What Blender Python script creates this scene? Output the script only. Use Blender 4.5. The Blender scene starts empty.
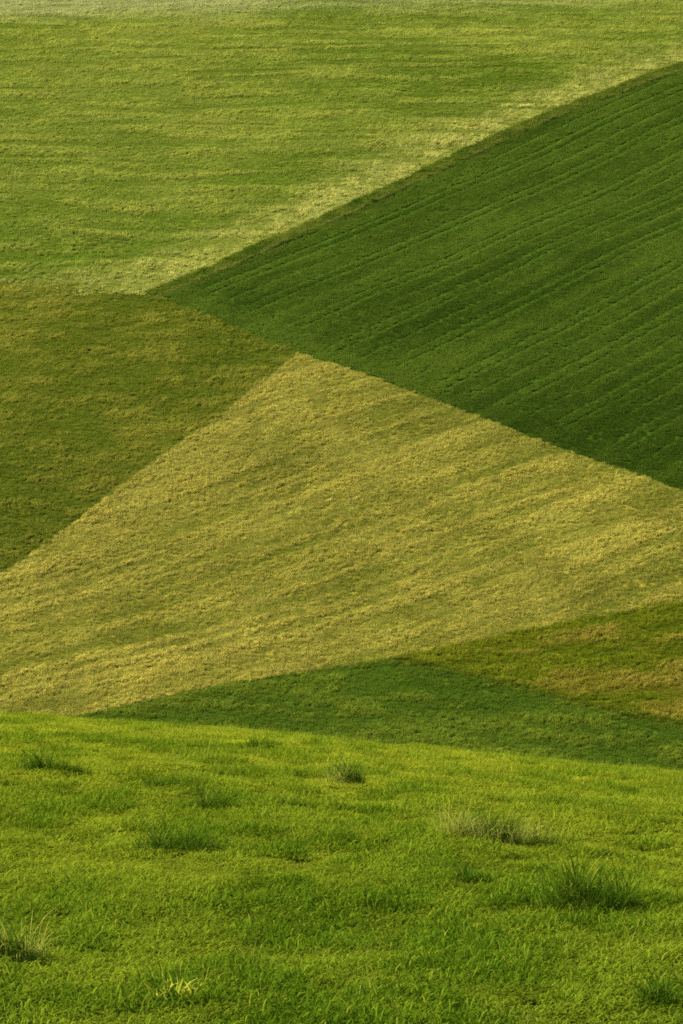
import bpy, math, random
import numpy as np
from mathutils import Vector
from mathutils.geometry import delaunay_2d_cdt

scene = bpy.context.scene
C = scene.collection
rng = np.random.default_rng(11)

# ------------------------------------------------------------------ camera, sky, sun, exposure
PITCH = -10.0
cam = bpy.data.cameras.new('camera')
cam.sensor_fit = 'VERTICAL'; cam.sensor_height = 36.0; cam.sensor_width = 24.0; cam.lens = 85.0
cam.clip_start = 0.1; cam.clip_end = 5000
camo = bpy.data.objects.new('camera', cam); C.objects.link(camo)
camo.location = (0, 0, 0); camo.rotation_euler = (math.radians(90 + PITCH), 0, 0)
scene.camera = camo

SUN_EL, SUN_AZ = 36.0, -62.0            # azimuth from +Y (view direction), negative = to the left
world = bpy.data.worlds.new('World'); scene.world = world; world.use_nodes = True
wn = world.node_tree
sky = wn.nodes.new('ShaderNodeTexSky'); sky.sky_type = 'NISHITA'; sky.sun_disc = False
sky.sun_elevation = math.radians(SUN_EL); sky.sun_rotation = math.radians(SUN_AZ)
bg = wn.nodes['Background']; bg.inputs['Strength'].default_value = 0.10
wn.links.new(sky.outputs['Color'], bg.inputs['Color'])
sun = bpy.data.lights.new('sun', 'SUN'); sun.energy = 4.6; sun.angle = math.radians(2.0); sun.color = (1.0, 0.93, 0.80)
suno = bpy.data.objects.new('sun', sun); C.objects.link(suno)
e, a = math.radians(SUN_EL), math.radians(SUN_AZ)
suno.rotation_euler = Vector((math.cos(e) * math.sin(a), math.cos(e) * math.cos(a), math.sin(e))).to_track_quat('Z', 'Y').to_euler()
suno.location = (-60, 30, 60)
scene.view_settings.view_transform = 'Standard'; scene.view_settings.look = 'None'
scene.view_settings.gamma = 1.0; scene.view_settings.use_curve_mapping = False
scene.view_settings.exposure = 2.1
scene.cycles.max_bounces = 5; scene.cycles.diffuse_bounces = 3; scene.cycles.transmission_bounces = 3
scene.cycles.filter_width = 1.75; scene.cycles.use_denoising = False

# ------------------------------------------------------------------ noise and terrain
def vnoise(x, y, seed):
    x = np.asarray(x, float); y = np.asarray(y, float)
    xi = np.floor(x).astype(np.int64); yi = np.floor(y).astype(np.int64)
    fx = x - xi; fy = y - yi
    fx = fx * fx * fx * (fx * (fx * 6 - 15) + 10); fy = fy * fy * fy * (fy * (fy * 6 - 15) + 10)
    def h(i, j):
        n = (i * 374761393 + j * 668265263 + seed * 974711) & 0xFFFFFFFF
        n = ((n ^ (n >> 13)) * 1274126177) & 0xFFFFFFFF
        n = ((n ^ (n >> 15)) * 2246822519) & 0xFFFFFFFF
        return ((n ^ (n >> 16)) & 0xFFFFFF) / float(0xFFFFFF)
    a = h(xi, yi); b = h(xi + 1, yi); c = h(xi, yi + 1); d = h(xi + 1, yi + 1)
    return (a * (1 - fx) + b * fx) * (1 - fy) + (c * (1 - fx) + d * fx) * fy
def fbm(x, y, seed, octv=4, gain=0.5):
    s = 0.0; amp = 1.0; tot = 0.0
    for o in range(octv):
        s = s + amp * vnoise(x * 2 ** o + 17.3 * o, y * 2 ** o - 9.1 * o, seed + o); tot += amp; amp *= gain
    return s / tot                                                  # 0..1, mean .5
def sstep(a, b, x):
    t = np.clip((np.asarray(x, float) - a) / (b - a), 0, 1); return t * t * (3 - 2 * t)
def along(x, y, deg, lu, lv):
    """coordinates along / across a plan direction, divided by two wavelengths"""
    c, s = math.cos(math.radians(deg)), math.sin(math.radians(deg))
    return (x * c + y * s) / lu, (-x * s + y * c) / lv

_ys = np.arange(150.0, 1001.0, 1.0)
_sl = np.interp(_ys, [150, 200, 230, 300, 500, 600, 700, 770, 900], [0.0, .04, .11, .27, .30, .22, .10, 0, -.12])
_zs = -73.5 + np.concatenate([[0], np.cumsum(_sl[:-1])])
_zs -= np.interp(230, _ys, _zs) + 72.0
def height(x, y, relief=True):
    x = np.asarray(x, float); y = np.asarray(y, float)
    yy = np.minimum(y, 100.0)
    zn = -1.7 - 0.1955 * yy - 0.00096 * yy * np.abs(yy) - 0.384 * (y - yy)
    xr = np.clip(x, -40, 40)
    zn = zn - (0.090 * xr + 0.016 * np.maximum(xr, 0) + 0.0035 * np.where(xr < 0, xr * np.abs(xr) * -1, 0) * np.exp(-np.abs(xr) / 12)) * sstep(5, 40, y)
    zf = np.interp(y, _ys, _zs) + np.where(y < 150, -400, 0)
    zf = zf + 3.4 * (fbm(x / 75.0 + 3.2, y / 75.0, 5, 2) - 0.5) * sstep(235, 290, y)
    zf = zf + 0.3 * (fbm(x / 14.0, y / 9.0, 8, 2) - 0.5) * sstep(235, 260, y)
    k = 1.5
    m = np.maximum(zn, zf); z = m + k * np.log(np.exp(np.clip((zn - m) / k, -60, 0)) + np.exp(np.clip((zf - m) / k, -60, 0)))
    if relief:
        w = 1 - sstep(70, 110, y)
        z = z + w * (0.18 * (fbm(x / 1.9 + 5, y / 3.6, 21, 3) - 0.5) + 0.08 * (fbm(x / 0.55, y / 1.1, 31, 2) - 0.5))
    return z

# ------------------------------------------------------------------ helpers
def tag(o, label=None, cat=None, group=None, kind=None):
    if label: o['label'] = label
    if cat: o['category'] = cat
    if group: o['group'] = group
    if kind: o['kind'] = kind
    return o

def mesh_obj(name, verts, faces, mat, parent=None, link=True, smooth=True):
    me = bpy.data.meshes.new(name)
    me.from_pydata([tuple(v) for v in verts], [], faces)
    me.materials.append(mat)
    if smooth: me.polygons.foreach_set('use_smooth', [True] * len(me.polygons))
    o = bpy.data.objects.new(name, me)
    if link: C.objects.link(o)
    if parent: o.parent = parent
    return o

def leaf_material(name, instanced, base=(.1, .15, .01), dry=(.34, .27, .06), dry_at=0.93, transl=0.35, gloss=0.06, spread=(0.7, 1.3)):
    m = bpy.data.materials.new(name); m.use_nodes = True
    nt = m.node_tree; nt.nodes.clear(); N = nt.nodes.new; L = nt.links.new
    out = N('ShaderNodeOutputMaterial')
    var = N('ShaderNodeAttribute'); var.attribute_name = 'var'
    if instanced:
        t = N('ShaderNodeAttribute'); t.attribute_type = 'INSTANCER'; t.attribute_name = 'tint'; col = t.outputs['Color']
    else:
        t = N('ShaderNodeRGB'); t.outputs[0].default_value = (*base, 1); col = t.outputs[0]
    mr = N('ShaderNodeMapRange'); mr.inputs['To Min'].default_value = spread[0]; mr.inputs['To Max'].default_value = spread[1]
    L(var.outputs['Fac'], mr.inputs['Value'])
    mul = N('ShaderNodeVectorMath'); mul.operation = 'SCALE'; L(col, mul.inputs[0]); L(mr.outputs[0], mul.inputs['Scale'])
    gt = N('ShaderNodeMath'); gt.operation = 'GREATER_THAN'; gt.inputs[1].default_value = dry_at; L(var.outputs['Fac'], gt.inputs[0])
    mix = N('ShaderNodeMix'); mix.data_type = 'RGBA'; L(gt.outputs[0], mix.inputs['Factor'])
    L(mul.outputs[0], mix.inputs['A']); mix.inputs['B'].default_value = (*dry, 1)
    d = N('ShaderNodeBsdfDiffuse'); L(mix.outputs['Result'], d.inputs['Color'])
    tr = N('ShaderNodeBsdfTranslucent'); L(mix.outputs['Result'], tr.inputs['Color'])
    ms = N('ShaderNodeMixShader'); ms.inputs[0].default_value = transl; L(d.outputs[0], ms.inputs[1]); L(tr.outputs[0], ms.inputs[2])
    g = N('ShaderNodeBsdfGlossy'); g.inputs['Roughness'].default_value = 0.5; g.inputs['Color'].default_value = (.7, .8, .35, 1)
    ms2 = N('ShaderNodeMixShader'); ms2.inputs[0].default_value = gloss; L(ms.outputs[0], ms2.inputs[1]); L(g.outputs[0], ms2.inputs[2])
    L((ms2 if gloss > 0 else ms).outputs[0], out.inputs['Surface'])
    return m

def ground_material(name, c1, c2, scale):
    m = bpy.data.materials.new(name); m.use_nodes = True
    nt = m.node_tree; N = nt.nodes.new; L = nt.links.new
    b = nt.nodes['Principled BSDF']; b.inputs['Roughness'].default_value = 0.95; b.inputs['Specular IOR Level'].default_value = 0.0
    geo = N('ShaderNodeNewGeometry'); n = N('ShaderNodeTexNoise'); n.inputs['Scale'].default_value = scale; n.inputs['Detail'].default_value = 6
    L(geo.outputs['Position'], n.inputs['Vector'])
    r = N('ShaderNodeValToRGB'); r.color_ramp.elements[0].position = .35; r.color_ramp.elements[1].position = .65
    r.color_ramp.elements[0].color = (*c1, 1); r.color_ramp.elements[1].color = (*c2, 1)
    L(n.outputs['Fac'], r.inputs['Fac']); L(r.outputs['Color'], b.inputs['Base Color'])
    bp = N('ShaderNodeBump'); bp.inputs['Strength'].default_value = .6; bp.inputs['Distance'].default_value = .1
    L(n.outputs['Fac'], bp.inputs['Height']); L(bp.outputs[0], b.inputs['Normal'])
    return m

def make_blades(seed, n, radius, h0, h1, w0, w1, lean0, lean1, segs=2, lean_dir=None, curl=0.0, dome=0.0, fall=0.5):
    """n curved, tapering blades scattered on a disc -> verts, faces, per-vertex variation"""
    r = np.random.default_rng(seed); V = []; Fc = []; var = []
    for i in range(n):
        rr = radius * r.random() ** fall; th = r.random() * 2 * math.pi
        bx, by = rr * math.cos(th), rr * math.sin(th)
        h = r.uniform(h0, h1) * (1 - dome * (rr / radius) ** 2); w = r.uniform(w0, w1); lean = r.uniform(lean0, lean1)
        az = r.random() * 2 * math.pi if lean_dir is None else lean_dir + r.normal(0, .8)
        dx, dy = math.cos(az), math.sin(az); f = az + math.pi / 2 + r.normal(0, .7); px, py = math.cos(f), math.sin(f)
        v = r.random(); k0 = len(V); ang = lean * .25; x = y = z = 0.0; sl = h / segs
        for s in range(segs + 1):
            ww = w * .5 * (1.0 if s < segs - 0.5 else 0.0) * (1 - .35 * s / segs)
            cx, cy = bx + dx * x, by + dy * x
            if s == segs: V.append((cx, cy, z)); var.append(v)
            else: V += [(cx - px * ww, cy - py * ww, z), (cx + px * ww, cy + py * ww, z)]; var += [v, v]
            x += math.sin(ang) * sl; z += math.cos(ang) * sl; ang += lean * .75 / max(1, segs - 1) + curl * r.random()
        for s in range(segs - 1): a = k0 + 2 * s; Fc.append((a, a + 1, a + 3, a + 2))
        a = k0 + 2 * (segs - 1); Fc.append((a, a + 1, a + 2))
    return V, Fc, var

def set_var(o, var):
    at = o.data.attributes.new('var', 'FLOAT', 'POINT'); at.data.foreach_set('value', np.asarray(var, np.float32)); return o

def plant_kinds(name, mat, count, **kw):
    col = bpy.data.collections.new(name)                            # source plants, not linked to the scene
    for i in range(count):
        V, Fc, var = make_blades(seed=1000 + i * 7 + len(name), **kw)
        o = set_var(mesh_obj(name, V, Fc, mat, link=False, smooth=False), var); col.objects.link(o)
    return col, count

def normals(x, y):
    e = 0.6
    gx = (height(x + e, y, False) - height(x - e, y, False)) / (2 * e); gy = (height(x, y + e, False) - height(x, y - e, False)) / (2 * e)
    n = np.stack([-gx, -gy, np.ones_like(gx)], 1); return n / np.linalg.norm(n, axis=1)[:, None]

def scatter(name, x, y, z, spin, scl, tint, kinds, mat, label, cat, tilt=True):
    """a sown crop or sward nobody could count: points that carry one plant cluster each"""
    n = len(x); me = bpy.data.meshes.new(name); me.vertices.add(n)
    me.vertices.foreach_set('co', np.stack([x, y, z], 1).astype(np.float32).ravel())
    nn = normals(x, y) if tilt else np.tile([0, 0, 1.0], (n, 1))
    u = np.stack([np.cos(spin), np.sin(spin), np.zeros(n)], 1)
    u = u - nn * (u * nn).sum(1)[:, None]; u /= np.linalg.norm(u, axis=1)[:, None]; v = np.cross(nn, u)
    rot = np.stack([np.arctan2(v[:, 2], nn[:, 2]), -np.arcsin(np.clip(u[:, 2], -1, 1)), np.arctan2(u[:, 1], u[:, 0])], 1)
    a = me.attributes.new('rot', 'FLOAT_VECTOR', 'POINT'); a.data.foreach_set('vector', rot.astype(np.float32).ravel())
    a = me.attributes.new('scl', 'FLOAT_VECTOR', 'POINT'); a.data.foreach_set('vector', scl.astype(np.float32).ravel())
    t4 = np.concatenate([np.clip(tint, 0.001, 1), np.ones((n, 1))], 1)
    a = me.attributes.new('tint', 'FLOAT_COLOR', 'POINT'); a.data.foreach_set('color', t4.astype(np.float32).ravel())
    a = me.attributes.new('kind_index', 'INT', 'POINT'); a.data.foreach_set('value', rng.integers(0, kinds[1], n).astype(np.int32))
    o = bpy.data.objects.new(name, me); C.objects.link(o); me.materials.append(mat)
    ng = bpy.data.node_groups.new(name, 'GeometryNodeTree')
    ng.interface.new_socket('Geometry', in_out='INPUT', socket_type='NodeSocketGeometry')
    ng.interface.new_socket('Geometry', in_out='OUTPUT', socket_type='NodeSocketGeometry')
    N = ng.nodes.new; L = ng.links.new
    gi = N('NodeGroupInput'); go = N('NodeGroupOutput'); ip = N('GeometryNodeInstanceOnPoints'); ci = N('GeometryNodeCollectionInfo')
    ci.inputs['Collection'].default_value = kinds[0]; ci.inputs['Separate Children'].default_value = True; ci.inputs['Reset Children'].default_value = True
    ip.inputs['Pick Instance'].default_value = True
    def named(nm, ty):
        q = N('GeometryNodeInputNamedAttribute'); q.data_type = ty; q.inputs['Name'].default_value = nm
        return [s for s in q.outputs if s.enabled and s.name == 'Attribute'][0]
    L(gi.outputs[0], ip.inputs['Points']); L(ci.outputs[0], ip.inputs['Instance'])
    L(named('kind_index', 'INT'), ip.inputs['Instance Index'])
    L(named('rot', 'FLOAT_VECTOR'), ip.inputs['Rotation']); L(named('scl', 'FLOAT_VECTOR'), ip.inputs['Scale'])
    L(ip.outputs[0], go.inputs[0])
    md = o.modifiers.new('plants', 'NODES'); md.node_group = ng
    return tag(o, label, cat, kind='stuff')

def inside(px, py, poly):
    r = np.zeros(len(px), bool); n = len(poly)
    for i in range(n):
        x0, y0 = poly[i]; x1, y1 = poly[(i + 1) % n]
        if y0 == y1: continue
        c = ((y0 > py) != (y1 > py)) & (px < (x1 - x0) * (py - y0) / (y1 - y0) + x0); r ^= c
    return r

def edge_dist(px, py, line):
    """distance from points to a polyline"""
    best = np.full(len(px), 1e9)
    for (x0, y0), (x1, y1) in zip(line[:-1], line[1:]):
        dx, dy = x1 - x0, y1 - y0; t = np.clip(((px - x0) * dx + (py - y0) * dy) / (dx * dx + dy * dy), 0, 1)
        best = np.minimum(best, np.hypot(px - x0 - t * dx, py - y0 - t * dy))
    return best

def mixc(a, b, t):
    t = np.asarray(t)[:, None]; return np.asarray(a)[None, :] * (1 - t) + np.asarray(b)[None, :] * t

# ------------------------------------------------------------------ the ground: one sheet, near hill, hidden valley and far hill
def spread(half, step, far, k):
    a = list(np.arange(0, half + 1e-6, step)); s = step
    while a[-1] < far: s *= k; a.append(a[-1] + s)
    return np.array([-q for q in a[:0:-1]] + a)
gx = spread(12, .25, 420, 1.09)
gy = [-30.0]
while gy[-1] < 60: gy.append(gy[-1] + (.25 if gy[-1] > 3 else 1.0))
s = .25
while gy[-1] < 230: s = min(s * 1.06, 5); gy.append(gy[-1] + s)
while gy[-1] < 990: gy.append(gy[-1] + 5)
gy = np.array(gy)
X, Y = np.meshgrid(gx, gy); Z = height(X.ravel(), Y.ravel()) - .025 - 0.45 * sstep(180, 225, Y.ravel())
nx, ny = len(gx), len(gy)
ii = (np.arange(ny - 1)[:, None] * nx + np.arange(nx - 1)[None, :]).ravel()
soil_near = ground_material('pasture_soil', (.025, .034, .003), (.045, .060, .005), 3.0)
ground = mesh_obj('ground', np.stack([X.ravel(), Y.ravel(), Z], 1), np.stack([ii, ii + 1, ii + nx + 1, ii + nx], 1).tolist(), soil_near)
tag(ground, 'rolling grassy hillside running down into the valley and up the far slope', 'ground', kind='structure')

# field outlines in metres on the map
E1 = [(-29.23, 389.5), (-18.56, 403.5), (-7.18, 420.0), (1.51, 431.5), (10.65, 443.75), (26.46, 466.75), (43.52, 488.0), (57.04, 502.5), (72.36, 520.75), (92.24, 542.75)]
E2 = [(-29.23, 389.5), (-26.06, 386.0), (-22.95, 382.75), (-19.88, 379.5), (-15.34, 374.5), (-10.93, 370.25), (-6.6, 365.5), (-2.53, 362.25), (1.47, 359.0), (5.4, 355.75), (10.32, 351.5), (15.11, 347.0), (19.79, 342.5), (24.27, 338.25), (28.64, 334.0), (32.87, 329.5), (37.15, 325.25), (41.31, 321.0), (45.32, 316.5), (49.87, 312.25), (54.37, 308.5), (58.76, 304.75)]
E3 = [(-6.6, 365.5), (-9.87, 358.75), (-13.03, 352.25), (-16.09, 346.25), (-19.62, 340.25), (-23.03, 334.25), (-26.37, 329.0), (-29.19, 324.25), (-31.91, 319.25), (-34.5, 314.0), (-37.41, 308.5), (-40.16, 302.75), (-42.87, 297.5), (-46.32, 289.75), (-49.51, 281.75), (-52.6, 274.5)]
E4 = [(-47.91, 248.25), (-36.95, 253.5), (-26.1, 259.0), (-15.94, 264.75), (-4.75, 269.5), (5.15, 272.75), (21.12, 279.25), (30.9, 282.5), (41.15, 285.0), (56.22, 290.5)]
E5 = [(5.15, 272.75), (11.29, 269.75), (20.05, 264.0), (28.45, 258.25), (37.05, 254.25), (48.84, 249.25)]
E6 = [(-74.52, 399.75), (-55.77, 395.25), (-42.42, 392.5), (-29.23, 389.5)]
TOP = [(-106.62, 583.25), (107.67, 580.0)]

def densify(poly, step=2.5):
    out = []
    for i in range(len(poly)):
        (x0, y0), (x1, y1) = poly[i], poly[(i + 1) % len(poly)]; n = max(1, int(math.hypot(x1 - x0, y1 - y0) / step))
        out += [(x0 + (x1 - x0) * k / n, y0 + (y1 - y0) * k / n) for k in range(n)]
    return out

def field_sheet(name, poly, mat, label):
    b = densify(poly); n = len(b)
    xs = [p[0] for p in b]; ys = [p[1] for p in b]
    g = np.array([(x, y) for x in np.arange(min(xs), max(xs), 2.6) for y in np.arange(min(ys), max(ys), 2.6)])
    g = g[inside(g[:, 0], g[:, 1], poly)]; g = g[edge_dist(g[:, 0], g[:, 1], list(poly) + [poly[0]]) > 0.9]
    vs = [Vector(p) for p in b] + [Vector((float(p[0]), float(p[1]))) for p in g]
    V2, _, F2, *_ = delaunay_2d_cdt(vs, [(i, (i + 1) % n) for i in range(n)], [list(range(n))], 1, 1e-4)
    vx = np.array([(v.x, v.y) for v in V2]); z = height(vx[:, 0], vx[:, 1]) - .06
    F2 = [f if (vx[f[1], 0] - vx[f[0], 0]) * (vx[f[2], 1] - vx[f[0], 1]) - (vx[f[1], 1] - vx[f[0], 1]) * (vx[f[2], 0] - vx[f[0], 0]) > 0 else f[::-1] for f in F2]
    o = mesh_obj(name, np.column_stack([vx, z]), F2, mat)
    return tag(o, label, 'field', kind='structure')

def sow(poly, density, soft=None):
    xs = [p[0] for p in poly]; ys = [p[1] for p in poly]
    n = int((max(xs) - min(xs)) * (max(ys) - min(ys)) * density)
    x = rng.uniform(min(xs), max(xs), n); y = rng.uniform(min(ys), max(ys), n)
    jx = .4 * (fbm(x / 2.5, y / 2.5, 901, 2) - .5); jy = .4 * (fbm(x / 2.5, y / 2.5, 911, 2) - .5)
    if soft: jy = jy + rng.normal(0, 2.6, n) * sstep(11, 3, edge_dist(x, y, soft)) * sstep(-32, -42, x)
    k = inside(x + jx, y + jy, poly) & (np.abs(x) < 0.141 * y * 1.12 + 9)      # the strip of hill the picture and a step aside can see
    return x[k], y[k]

UPPER = [(-125, 600)] + [(-125, 405)] + E6 + E1[1:] + [(130, 600)]
DARK = E2 + E1[:0:-1]
OLIVE = [(-125, 405)] + E6[:-1] + E2[:7] + E3[1:] + [(-125, 262)]
YELLOW = E4[:] + E2[:5:-1] + E3[1:]
TRI = E4[5:] + E5[:0:-1]
LOW = E4[:6] + E5[1:] + [(52, 215), (-52, 215)]

field_sheet('upper_field', UPPER, ground_material('upper_field_soil', (.05, .07, .006), (.08, .09, .01), 1.2), 'large light green crop field filling the top of the hillside')
field_sheet('dark_field', DARK, ground_material('dark_field_soil', (.018, .036, .003), (.028, .052, .004), 1.2), 'dark green field with thin diagonal wheel lines on the right')
field_sheet('olive_field', OLIVE, ground_material('olive_field_soil', (.04, .045, .004), (.06, .06, .006), 1.2), 'dull olive green field at the left, beside the yellow field')
field_sheet('yellow_field', YELLOW, ground_material('yellow_field_soil', (.10, .09, .010), (.15, .125, .016), 1.2), 'golden yellow field in the middle of the hillside')
field_sheet('triangle_field', TRI, ground_material('triangle_field_soil', (.04, .045, .003), (.07, .06, .006), 1.2), 'mottled olive and brown grass triangle below the yellow field')
field_sheet('low_field', LOW, ground_material('low_field_soil', (.018, .036, .003), (.028, .052, .004), 1.2), 'deep green field in the dip just behind the grassy brow')

# ------------------------------------------------------------------ the crops
crop_mat = leaf_material('crop_leaf', True, transl=.35, gloss=0, dry_at=2.0, spread=(.72, 1.28))
tuft = plant_kinds('crop_tuft', crop_mat, 6, n=90, radius=.62, h0=.20, h1=.46, w0=.03, w1=.06, lean0=.2, lean1=1.4, segs=2, dome=.6)
fine_tuft = plant_kinds('fine_crop_tuft', crop_mat, 6, n=36, radius=.30, h0=.14, h1=.30, w0=.025, w1=.05, lean0=.2, lean1=1.3, segs=2)
fleck = plant_kinds('crop_fleck', crop_mat, 10, n=30, radius=.30, h0=.20, h1=.48, w0=.03, w1=.055, lean0=.5, lean1=1.9, segs=2, lean_dir=0.0, dome=.5)
swept = plant_kinds('swept_tuft', crop_mat, 6, n=90, radius=.66, h0=.26, h1=.60, w0=.03, w1=.06, lean0=.5, lean1=1.8, segs=2, lean_dir=0.0, dome=.6)
def scl3(h, w=1.0):
    h = np.asarray(h); w = np.broadcast_to(w, h.shape); return np.stack([w, w, h], 1)

# golden crop
x, y = sow(YELLOW, 11)
u, v = along(x + 3 * fbm(x / 20, y / 20, 55, 2), y + 3 * fbm(x / 20, y / 20, 56, 2), 34, 34, 1.5); st = fbm(u, v, 51, 4)
blot = fbm(x / 11, y / 15, 61, 3); fine = fbm(x / 1.5, y / 2.2, 71, 2)
lu, lv = along(x + 5 * fbm(x / 30, y / 30, 57, 2), y + 5 * fbm(x / 30, y / 30, 58, 2), 33, 26, 2.1); row = sstep(.60, .76, vnoise(lu, lv, 59)) * sstep(.42, .62, vnoise(x / 20 + 4, y / 20, 60)) * sstep(2, 14, edge_dist(x, y, E3))
t = np.clip(.55 + 1.5 * (st - .5) + .9 * (blot - .5) + .6 * (fine - .5) + .45 * (rng.random(len(x)) - .5) + .22 * sstep(22, 0, edge_dist(x, y, E3)), 0, 1)
tint = mixc((.128, .138, .014), (.325, .280, .044), t); tint = tint * (1 - .45 * row[:, None]) + np.array([[.105, .130, .010]]) * .45 * row[:, None]; tint = tint * (1 + .42 * (rng.random(len(x)) - .5))[:, None]
hh = (1 - .45 * row) * .80 + 1.5 * (st - .5) + .9 * (fine - .5) + .7 * (rng.random(len(x)) - .5)
scatter('yellow_crop', x, y, height(x, y), fbm(x / 5, y / 5, 81, 2) * 9 + rng.normal(0, .7, len(x)), scl3(np.clip(hh, .35, 1.7), rng.uniform(.8, 1.5, len(x))), tint, fleck, crop_mat,
        'ripening golden yellow crop swept by the wind, mid hillside', 'crop')

# dark crop with wheel tracks
x, y = sow(DARK, 9.5)
ang = math.degrees(math.atan2(E1[-1][1] - E1[1][1], E1[-1][0] - E1[1][0]))
u, v = along(x - E1[1][0], y - E1[1][1], ang, 1, 1)
d = -v + .12 * (fbm(u / 14, v * 0 + 3, 15, 2) - .5)
sp = 10.52
ph = np.mod(d - 2.6, sp)
wd = .31 + .13 * sstep(330, 430, y)
track = (np.abs(ph - 1.0) < wd) | (np.abs(ph - 3.2) < wd) | (np.abs(ph - 7.4) < wd - .04) & (vnoise(u / 30, np.floor((d - 2.6) / sp), 19) > .35)
edge2 = edge_dist(x, y, E2)
track &= edge2 > 4 + 3 * vnoise(u * 0 + np.floor((d - 2.6) / 2.0), 0 * u, 23)
keep = (~track | (rng.random(len(x)) < .12)) 
x, y, u, v, d, edge2, ph = (q[keep] for q in (x, y, u, v, d, edge2, ph))
su, sv = along(x, y, ang, 22, 2.6); st = fbm(su, sv, 151, 3); bu, bv = along(x, y, ang, 40, 11); blot = fbm(bu, bv, 161, 3); fine = fbm(x / 1.4, y / 2.0, 171, 2)
head = sstep(9, 3, edge2) * sstep(15, -10, x)
t = np.clip(.47 + 1.0 * (blot - .5) + .9 * (st - .5) + .5 * (fine - .5) + .45 * head + .0017 * (y - 390), 0, 1)  # slope shading put into the colour mix: lighter farther up the hill
tint = mixc((.034, .060, .005), (.086, .126, .011), t) * (1 + .30 * (rng.random(len(x)) - .5))[:, None]
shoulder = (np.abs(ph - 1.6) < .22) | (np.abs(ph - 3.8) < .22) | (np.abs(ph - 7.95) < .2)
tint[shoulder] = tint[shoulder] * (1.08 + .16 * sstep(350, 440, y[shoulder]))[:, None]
hh = .85 + .5 * (st - .5) + .7 * (fine - .5)
scatter('dark_crop', x, y, height(x, y), rng.uniform(0, 6.28, len(x)), scl3(np.clip(hh, .45, 1.3), 1.15), tint, fine_tuft, crop_mat,
        'even dark green young crop ruled with diagonal wheel lines', 'crop')

# olive crop
x, y = sow(OLIVE, 8, E6)
u, v = along(x, y, 6, 6, 2.6); st = fbm(u, v, 251, 4); blot = fbm(x / 24, y / 28, 261, 3); fine = fbm(x / 1.5, y / 2.3, 271, 2)
t = np.clip(.48 + 1.8 * (st - .5) + 1.3 * (blot - .5) + .8 * (fine - .5) - .30 * sstep(34, 2, edge_dist(x, y, E3)), 0, 1)
tint = mixc((.088, .112, .008), (.212, .200, .022), t) * (1 + .35 * (rng.random(len(x)) - .5))[:, None]
hh = .75 + 2.0 * (st - .5) + 1.0 * (fine - .5)
scatter('olive_crop', x, y, height(x, y), rng.uniform(0, 6.28, len(x)), scl3(np.clip(hh + .6 * (rng.random(len(x)) - .5), .35, 1.5), rng.uniform(.9, 1.5, len(x))), tint, fleck, crop_mat,
        'dull olive green grass crop on the left of the hillside', 'crop')

# upper crop
x, y = sow(UPPER, 5.5, E6)
x = x[y < 592]; y = y[:0] if False else y[y < 592]
u, v = along(x + 8 * fbm(x / 15, y / 15, 353, 2), y + 7 * fbm(x / 18, y / 12, 354, 3), 2, 20, 3.2); st = fbm(u, v, 351, 4); blot = fbm(x / 40, y / 34, 361, 3); fine = fbm(x / 2.2, y / 3.2, 371, 2)
lu, lv = along(x + 6 * vnoise(x / 9, y / 9, 377), y + 1.5 * vnoise(x / 7, y / 7, 378), 2, 20, 2.2); line = sstep(.68, .80, vnoise(lu, lv, 381)) * sstep(.40, .62, vnoise(x / 24, y / 22, 391)) * sstep(566, 548, y)
e1 = edge_dist(x, y, E1); pu, pv = along(x, y, 52.8, 22, 3.5); pale = sstep(20, 5, e1 + 9 * (fbm(pu, pv, 395, 4) - .5) + 8 * (fbm(x / 3, y / 3, 396, 3) - .5)) 
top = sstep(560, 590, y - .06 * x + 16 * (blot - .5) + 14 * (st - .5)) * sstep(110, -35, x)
t = np.clip(.5 + 1.5 * (st - .5) + 1.2 * (blot - .5) + .5 * (fine - .5) + .5 * (rng.random(len(x)) - .5), 0, 1)
tint = mixc((.098, .145, .010), (.238, .254, .034), t)
tint = tint * (1 - .8 * pale[:, None]) + mixc((.22, .225, .030), (.44, .41, .095), np.clip(.45 + 1.0 * (fine - .5) + 1.0 * (st - .5) + .8 * (rng.random(len(x)) - .5), 0, 1)) * .8 * pale[:, None]
e6 = edge_dist(x, y, E6); pl6 = .7 * sstep(12, 2, e6) * sstep(.35, .6, fbm(x / 12, y / 5, 397, 3))
tint = tint * (1 - pl6[:, None]) + np.array([[.25, .245, .045]]) * pl6[:, None]
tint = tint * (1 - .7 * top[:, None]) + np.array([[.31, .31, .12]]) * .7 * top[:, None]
tint *= (1 + .35 * (rng.random(len(x)) - .5))[:, None]
tint = tint * (1 - .5 * line[:, None]) + np.array([[.050, .090, .004]]) * .5 * line[:, None]
hh = (.9 + 2.2 * (st - .5) + 1.3 * (fine - .5)) * (1 - .8 * line)
verge = e1 < 2.9
keep = ~verge
scatter('upper_crop', *(q[keep] for q in (x, y, height(x, y), fbm(x / 6, y / 6, 81, 2) * 9 + rng.normal(0, .7, len(x)), scl3(np.clip(hh + .7 * (rng.random(len(x)) - .5), .25, 1.8), rng.uniform(1.1, 1.8, len(x))), tint)), fleck, crop_mat,
        'light green crop with pale streaks covering the top of the hillside', 'crop')
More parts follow.
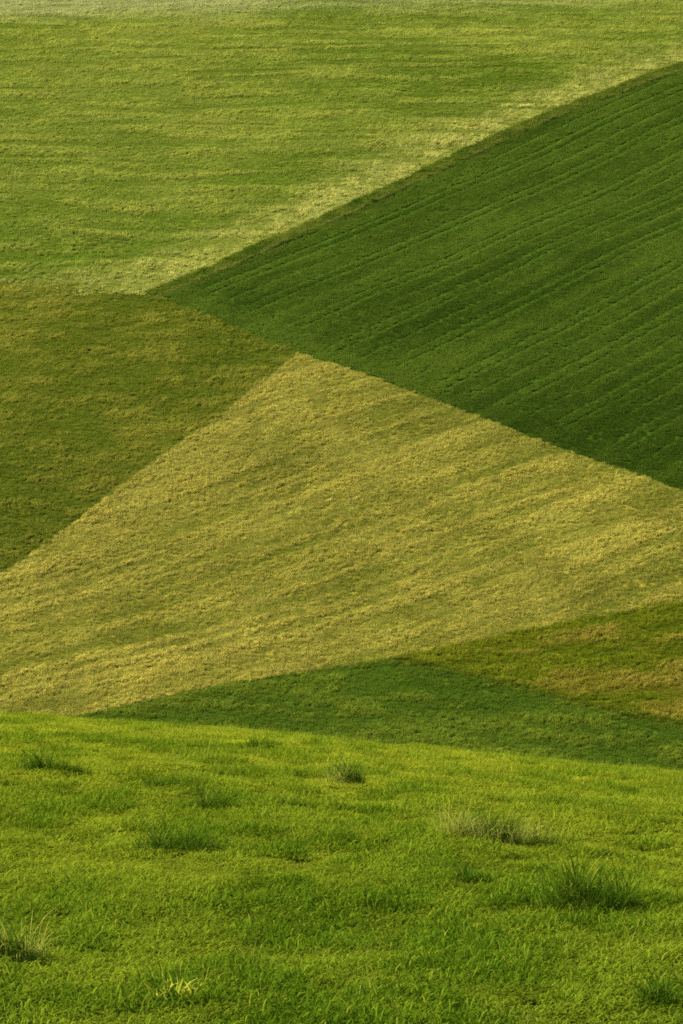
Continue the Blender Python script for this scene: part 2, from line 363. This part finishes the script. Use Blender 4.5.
# rough verge between the upper field and the dark field
n = 8000; q = np.sort(rng.random(n)); L1 = np.array(E1); cl = np.concatenate([[0], np.cumsum(np.hypot(*np.diff(L1, axis=0).T))])
x = np.interp(q * cl[-1], cl, L1[:, 0]); y = np.interp(q * cl[-1], cl, L1[:, 1]); o_ = rng.uniform(.1, 3.4, n); x = x - .83 * o_; y = y + .55 * o_
tint = mixc((.050, .085, .006), (.120, .140, .014), fbm(x / 2.5, y / 2.5, 471, 3) * 1.6 - .3) * (1 + .4 * (rng.random(n) - .5))[:, None]
lip = o_ < .45; tint[lip] = tint[lip] * .4 + np.array([[.15, .15, .03]]) * .6
scatter('rough_grass_verge', x, y, height(x, y), rng.uniform(0, 6.28, n), scl3(rng.uniform(.6, 1.5, n) * (.6 + .9 * vnoise(x / 2.0, y / 2.0, 473)), .8), tint, tuft, crop_mat,
        'rough grass verge along the upper edge of the dark striped field', 'verge')

# mottled triangle
x, y = sow(TRI, 9)
u, v = along(x, y, 8, 7, 2.0); st = fbm(u, v, 551, 4); blot = fbm(x / 9, y / 6, 561, 3); fine = fbm(x / 1.2, y / 1.8, 571, 2)
e5 = edge_dist(x, y, E5); e4 = edge_dist(x, y, E4)
brown = sstep(.45, .62, blot + .25 * (st - .5)) * sstep(1.5, 4, e4) * sstep(.8, 2.2, e5)
t = np.clip(.4 + 1.6 * (st - .5) + .8 * (fine - .5), 0, 1)
tint = mixc((.076, .100, .004), (.155, .165, .009), t)
tint = tint * (1 - .6 * brown[:, None]) + mixc((.14, .12, .010), (.30, .215, .034), t) * .6 * brown[:, None]
rim = .8 * sstep(1.6, .5, e5)
tint = tint * (1 - rim[:, None]) + np.array([[.060, .080, .006]]) * rim[:, None]
tint *= (1 + .4 * (rng.random(len(x)) - .5))[:, None]
hh = .9 + 1.6 * (st - .5) + 1.0 * (fine - .5) + .1 * rim
scatter('triangle_crop', x, y, height(x, y), rng.uniform(0, 6.28, len(x)), scl3(np.clip(hh + .5 * (rng.random(len(x)) - .5), .3, 2.2), rng.uniform(.9, 1.5, len(x))), tint, fleck, crop_mat,
        'mottled olive grass with brown patches in the triangle at the right', 'grass')

# deep green field in the dip
x, y = sow(LOW, 9)
u, v = along(x, y, -6, 5, 2.2); st = fbm(u, v, 651, 4); blot = fbm(x / 14, y / 9, 661, 3); fine = fbm(x / 1.2, y / 1.8, 671, 2)
t = np.clip(.45 + 2.2 * (st - .5) + 1.1 * (blot - .5) + .7 * (fine - .5), 0, 1)
tint = mixc((.053, .087, .006), (.118, .153, .012), t) * (1 + .35 * (rng.random(len(x)) - .5))[:, None]
hh = .8 + 2.2 * (st - .5) + .9 * (fine - .5)
scatter('low_crop', x, y, height(x, y), rng.uniform(0, 6.28, len(x)), scl3(np.clip(hh + .5 * (rng.random(len(x)) - .5), .3, 1.6), rng.uniform(.9, 1.5, len(x))), tint, fleck, crop_mat,
        'deep green crop in the dip behind the grassy brow', 'crop')

# ------------------------------------------------------------------ pasture grass on the near hill
grass_mat = leaf_material('grass_leaf', True, transl=.42, gloss=.0, dry=(.15, .165, .010), dry_at=.975, spread=(.65, 1.35))
short = plant_kinds('grass_cluster', grass_mat, 8, n=64, radius=.11, h0=.030, h1=.105, w0=.004, w1=.0085, lean0=.7, lean1=2.6, segs=4, curl=.45, dome=.35)
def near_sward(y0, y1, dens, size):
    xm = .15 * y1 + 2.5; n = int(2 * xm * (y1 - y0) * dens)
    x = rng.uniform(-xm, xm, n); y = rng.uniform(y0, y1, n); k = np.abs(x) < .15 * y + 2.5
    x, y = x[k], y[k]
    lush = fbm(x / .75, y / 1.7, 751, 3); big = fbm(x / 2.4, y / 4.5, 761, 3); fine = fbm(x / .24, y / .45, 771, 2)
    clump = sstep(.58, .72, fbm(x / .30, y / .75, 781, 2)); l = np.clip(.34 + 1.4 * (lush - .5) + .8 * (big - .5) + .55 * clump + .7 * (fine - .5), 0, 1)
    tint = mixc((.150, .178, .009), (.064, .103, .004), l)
    tint = mixc((.74, .80, .8), (1.12, 1.04, 1), sstep(7.5, 30, y)) * tint  # shade deep in the sward put into the near tint; drier, yellower brow
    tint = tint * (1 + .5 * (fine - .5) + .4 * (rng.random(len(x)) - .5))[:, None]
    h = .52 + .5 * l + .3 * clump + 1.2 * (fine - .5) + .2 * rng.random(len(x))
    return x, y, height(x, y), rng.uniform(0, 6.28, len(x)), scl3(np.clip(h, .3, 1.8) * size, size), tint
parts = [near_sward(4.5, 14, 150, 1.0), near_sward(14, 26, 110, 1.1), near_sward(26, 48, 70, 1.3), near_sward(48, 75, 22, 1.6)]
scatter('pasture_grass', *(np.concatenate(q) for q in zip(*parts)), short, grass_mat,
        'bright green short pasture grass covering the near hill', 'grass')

tall_mat = leaf_material('tall_grass_leaf', True, transl=.45, gloss=0, dry=(.22, .21, .03), dry_at=.88, spread=(.7, 1.3))
tall = plant_kinds('tall_grass', tall_mat, 8, n=9, radius=.09, h0=.10, h1=.24, w0=.0022, w1=.0045, lean0=.1, lean1=1.4, segs=4, curl=.2)
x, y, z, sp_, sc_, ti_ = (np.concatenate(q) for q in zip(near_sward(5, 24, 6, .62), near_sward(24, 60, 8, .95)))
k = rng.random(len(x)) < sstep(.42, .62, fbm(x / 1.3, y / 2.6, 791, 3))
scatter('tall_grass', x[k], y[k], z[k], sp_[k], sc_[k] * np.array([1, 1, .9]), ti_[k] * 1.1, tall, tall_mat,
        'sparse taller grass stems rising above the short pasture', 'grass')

# ------------------------------------------------------------------ tussocks standing out of the pasture, each a thing of its own
tus_mat = leaf_material('tussock_leaf', False, base=(.034, .068, .003), dry=(.14, .16, .015), dry_at=.90, transl=.35, gloss=0, spread=(.55, 1.5))
pale_mat = leaf_material('pale_tussock_leaf', False, base=(.050, .088, .004), dry=(.20, .20, .025), dry_at=.86, transl=.35, gloss=0, spread=(.6, 1.35))
stem_mat = leaf_material('dry_stem', False, base=(.24, .25, .03), dry=(.36, .33, .06), dry_at=.8, transl=.4, gloss=0, spread=(.7, 1.2))
weed_mat = leaf_material('yellow_weed', False, base=(.30, .31, .02), dry=(.45, .42, .08), dry_at=.8, transl=.45, gloss=0, spread=(.7, 1.2))

def stretched(seed, n, lx, ly, h0, h1, w0, w1, l0, l1, curl, base):
    V, Fc, var = make_blades(seed, n, 1.0, h0, h1, w0, w1, l0, l1, segs=4, curl=curl, fall=.72)
    V = np.array(V); per = 9                                         # 4 segments: 9 vertices a blade
    B = V.reshape(-1, per, 3); root = B[:, :1, :].copy(); root[:, 0, :2] = (B[:, 0, :2] + B[:, 1, :2]) / 2; root[:, 0, 2] = 0
    off = B - root
    r = np.random.default_rng(seed + 77); m = 9; ca = r.uniform(0, 6.28, m); cr = .75 * np.sqrt(r.random(m)); cs = r.uniform(.25, .5, m); ch = r.uniform(.55, 1.15, m)
    ch *= 1.1 - .4 * cr; which = r.integers(0, m, len(B)); r2 = np.hypot(root[:, 0, 0], root[:, 0, 1]); dome = ch[which] * (1.15 - .5 * r2)
    root[:, 0, 0] = root[:, 0, 0] * cs[which] + (cr * np.cos(ca))[which]; root[:, 0, 1] = root[:, 0, 1] * cs[which] + (cr * np.sin(ca))[which]
    off *= dome[:, None, None]; new = root * np.array([lx, ly, 1]) + off
    gz = height(root[:, 0, 0] * lx + base[0], root[:, 0, 1] * ly + base[1]) - base[2]
    new[:, :, 2] += gz[:, None] - .01
    return new.reshape(-1, 3), Fc, var

def tussock(seed, x, y, lx, ly, h, n, label, mat, stems=0, stem_h=0, part='dry_stems', smat=None, sw=(.0025, .0045), name='grass_tussock', lean=(.3, 1.5)):
    lx *= 1.2; ly *= 1.15
    base = (x, y, float(height(np.array([x]), np.array([y]))[0]))
    V, Fc, var = stretched(seed, int(n * 1.5), lx, ly, h * .35, h * 1.3, .003, .0065, lean[0], lean[1], .15, base)
    o = set_var(mesh_obj(name, V, Fc, mat, smooth=False), var); o.location = base
    tag(o, label, 'grass tussock' if name == 'grass_tussock' else 'weed', 'tussocks standing out of the pasture')
    if stems:
        V, Fc, var = stretched(seed + 500, stems, lx * .95, ly * .95, stem_h * .6, stem_h * 1.1, sw[0], sw[1], .2, 1.5, .2, base)
        s = set_var(mesh_obj(part, V, Fc, smat or stem_mat, o, smooth=False), var); s['kind'] = 'stuff'
    return o
green_mat = leaf_material('green_stem', False, base=(.085, .125, .006), dry=(.2, .2, .03), dry_at=.9, transl=.45, gloss=0, spread=(.7, 1.2))
DK = tus_mat; PL = pale_mat
tussock(1, -0.99, 29.25, .20, .15, .24 * 1.1, 420, 'small dark grass tussock standing alone near the brow of the near hill', DK)
tussock(2, 0.03, 21.25, .17, .14, .27 * 1.1, 420, 'tussock with a fan of pale seed stems over a green base, near the brow', DK, stems=180, stem_h=.36)
tussock(3, -1.44, 19.85, .27, .14, .20 * 1.1, 500, 'low wide dark tussock uphill of the round dark one on the left', DK)
tussock(4, -0.98, 18.25, .17, .14, .26 * 1.1, 500, 'round dark tussock between the low wide one and the broad soft one', DK)
tussock(5, -1.05, 14.4, .44, .26, .21 * 1.1, 1200, 'broad soft mid green tussock on the left half of the pasture', tus_mat, lean=(.4, 1.7))
tussock(6, 1.11, 15.6, .44, .20, .27 * 1.1, 1200, 'longest tussock, its pale bleached tops over a dark underside', PL, stems=900, stem_h=.32)
tussock(7, 0.7, 12.9, .19, .13, .14 * 1.1, 420, 'low dark tussock just below the left end of the longest pale tussock', DK)
tussock(8, 1.24, 11.6, .25, .19, .26 * 1.1, 950, 'biggest dark green tussock, below the long pale topped one', DK, lean=(.3, 1.3), stems=260, stem_h=.30, part='green_stems', smat=green_mat)
tussock(9, 0.16, 12.15, .07, .06, .09 * 1.1, 160, 'tiny dark tuft alone in the middle of the pasture', DK)
tussock(10, -1.42, 10.05, .17, .13, .24 * 1.1, 600, 'tussock with grey green tops cut by the left picture edge', PL, stems=170, stem_h=.28)
tussock(11, -0.66, 8.9, .10, .08, .12 * 1.1, 320, 'yellow leaved weed over a dark tuft at the bottom of the picture', DK, stems=75, stem_h=.18, part='yellow_leaves', smat=weed_mat, sw=(.006, .012), name='yellow_weed')
tussock(12, 1.28, 9.05, .17, .12, .14 * 1.1, 500, 'dark tussock in the bottom right corner of the pasture', DK)
tussock(13, 0.5, 23.05, .13, .09, .10 * 1.1, 220, 'small flat dark tuft right of the pale seed stem tussock', DK)
tussock(14, -2.65, 20.85, .50, .16, .20 * 1.1, 900, 'long flat dark strip of tussock grass near the left edge below the brow', DK)
tussock(15, -0.41, 18.35, .17, .10, .11 * 1.1, 320, 'thin low tuft below and left of the pale seed stem tussock', PL)
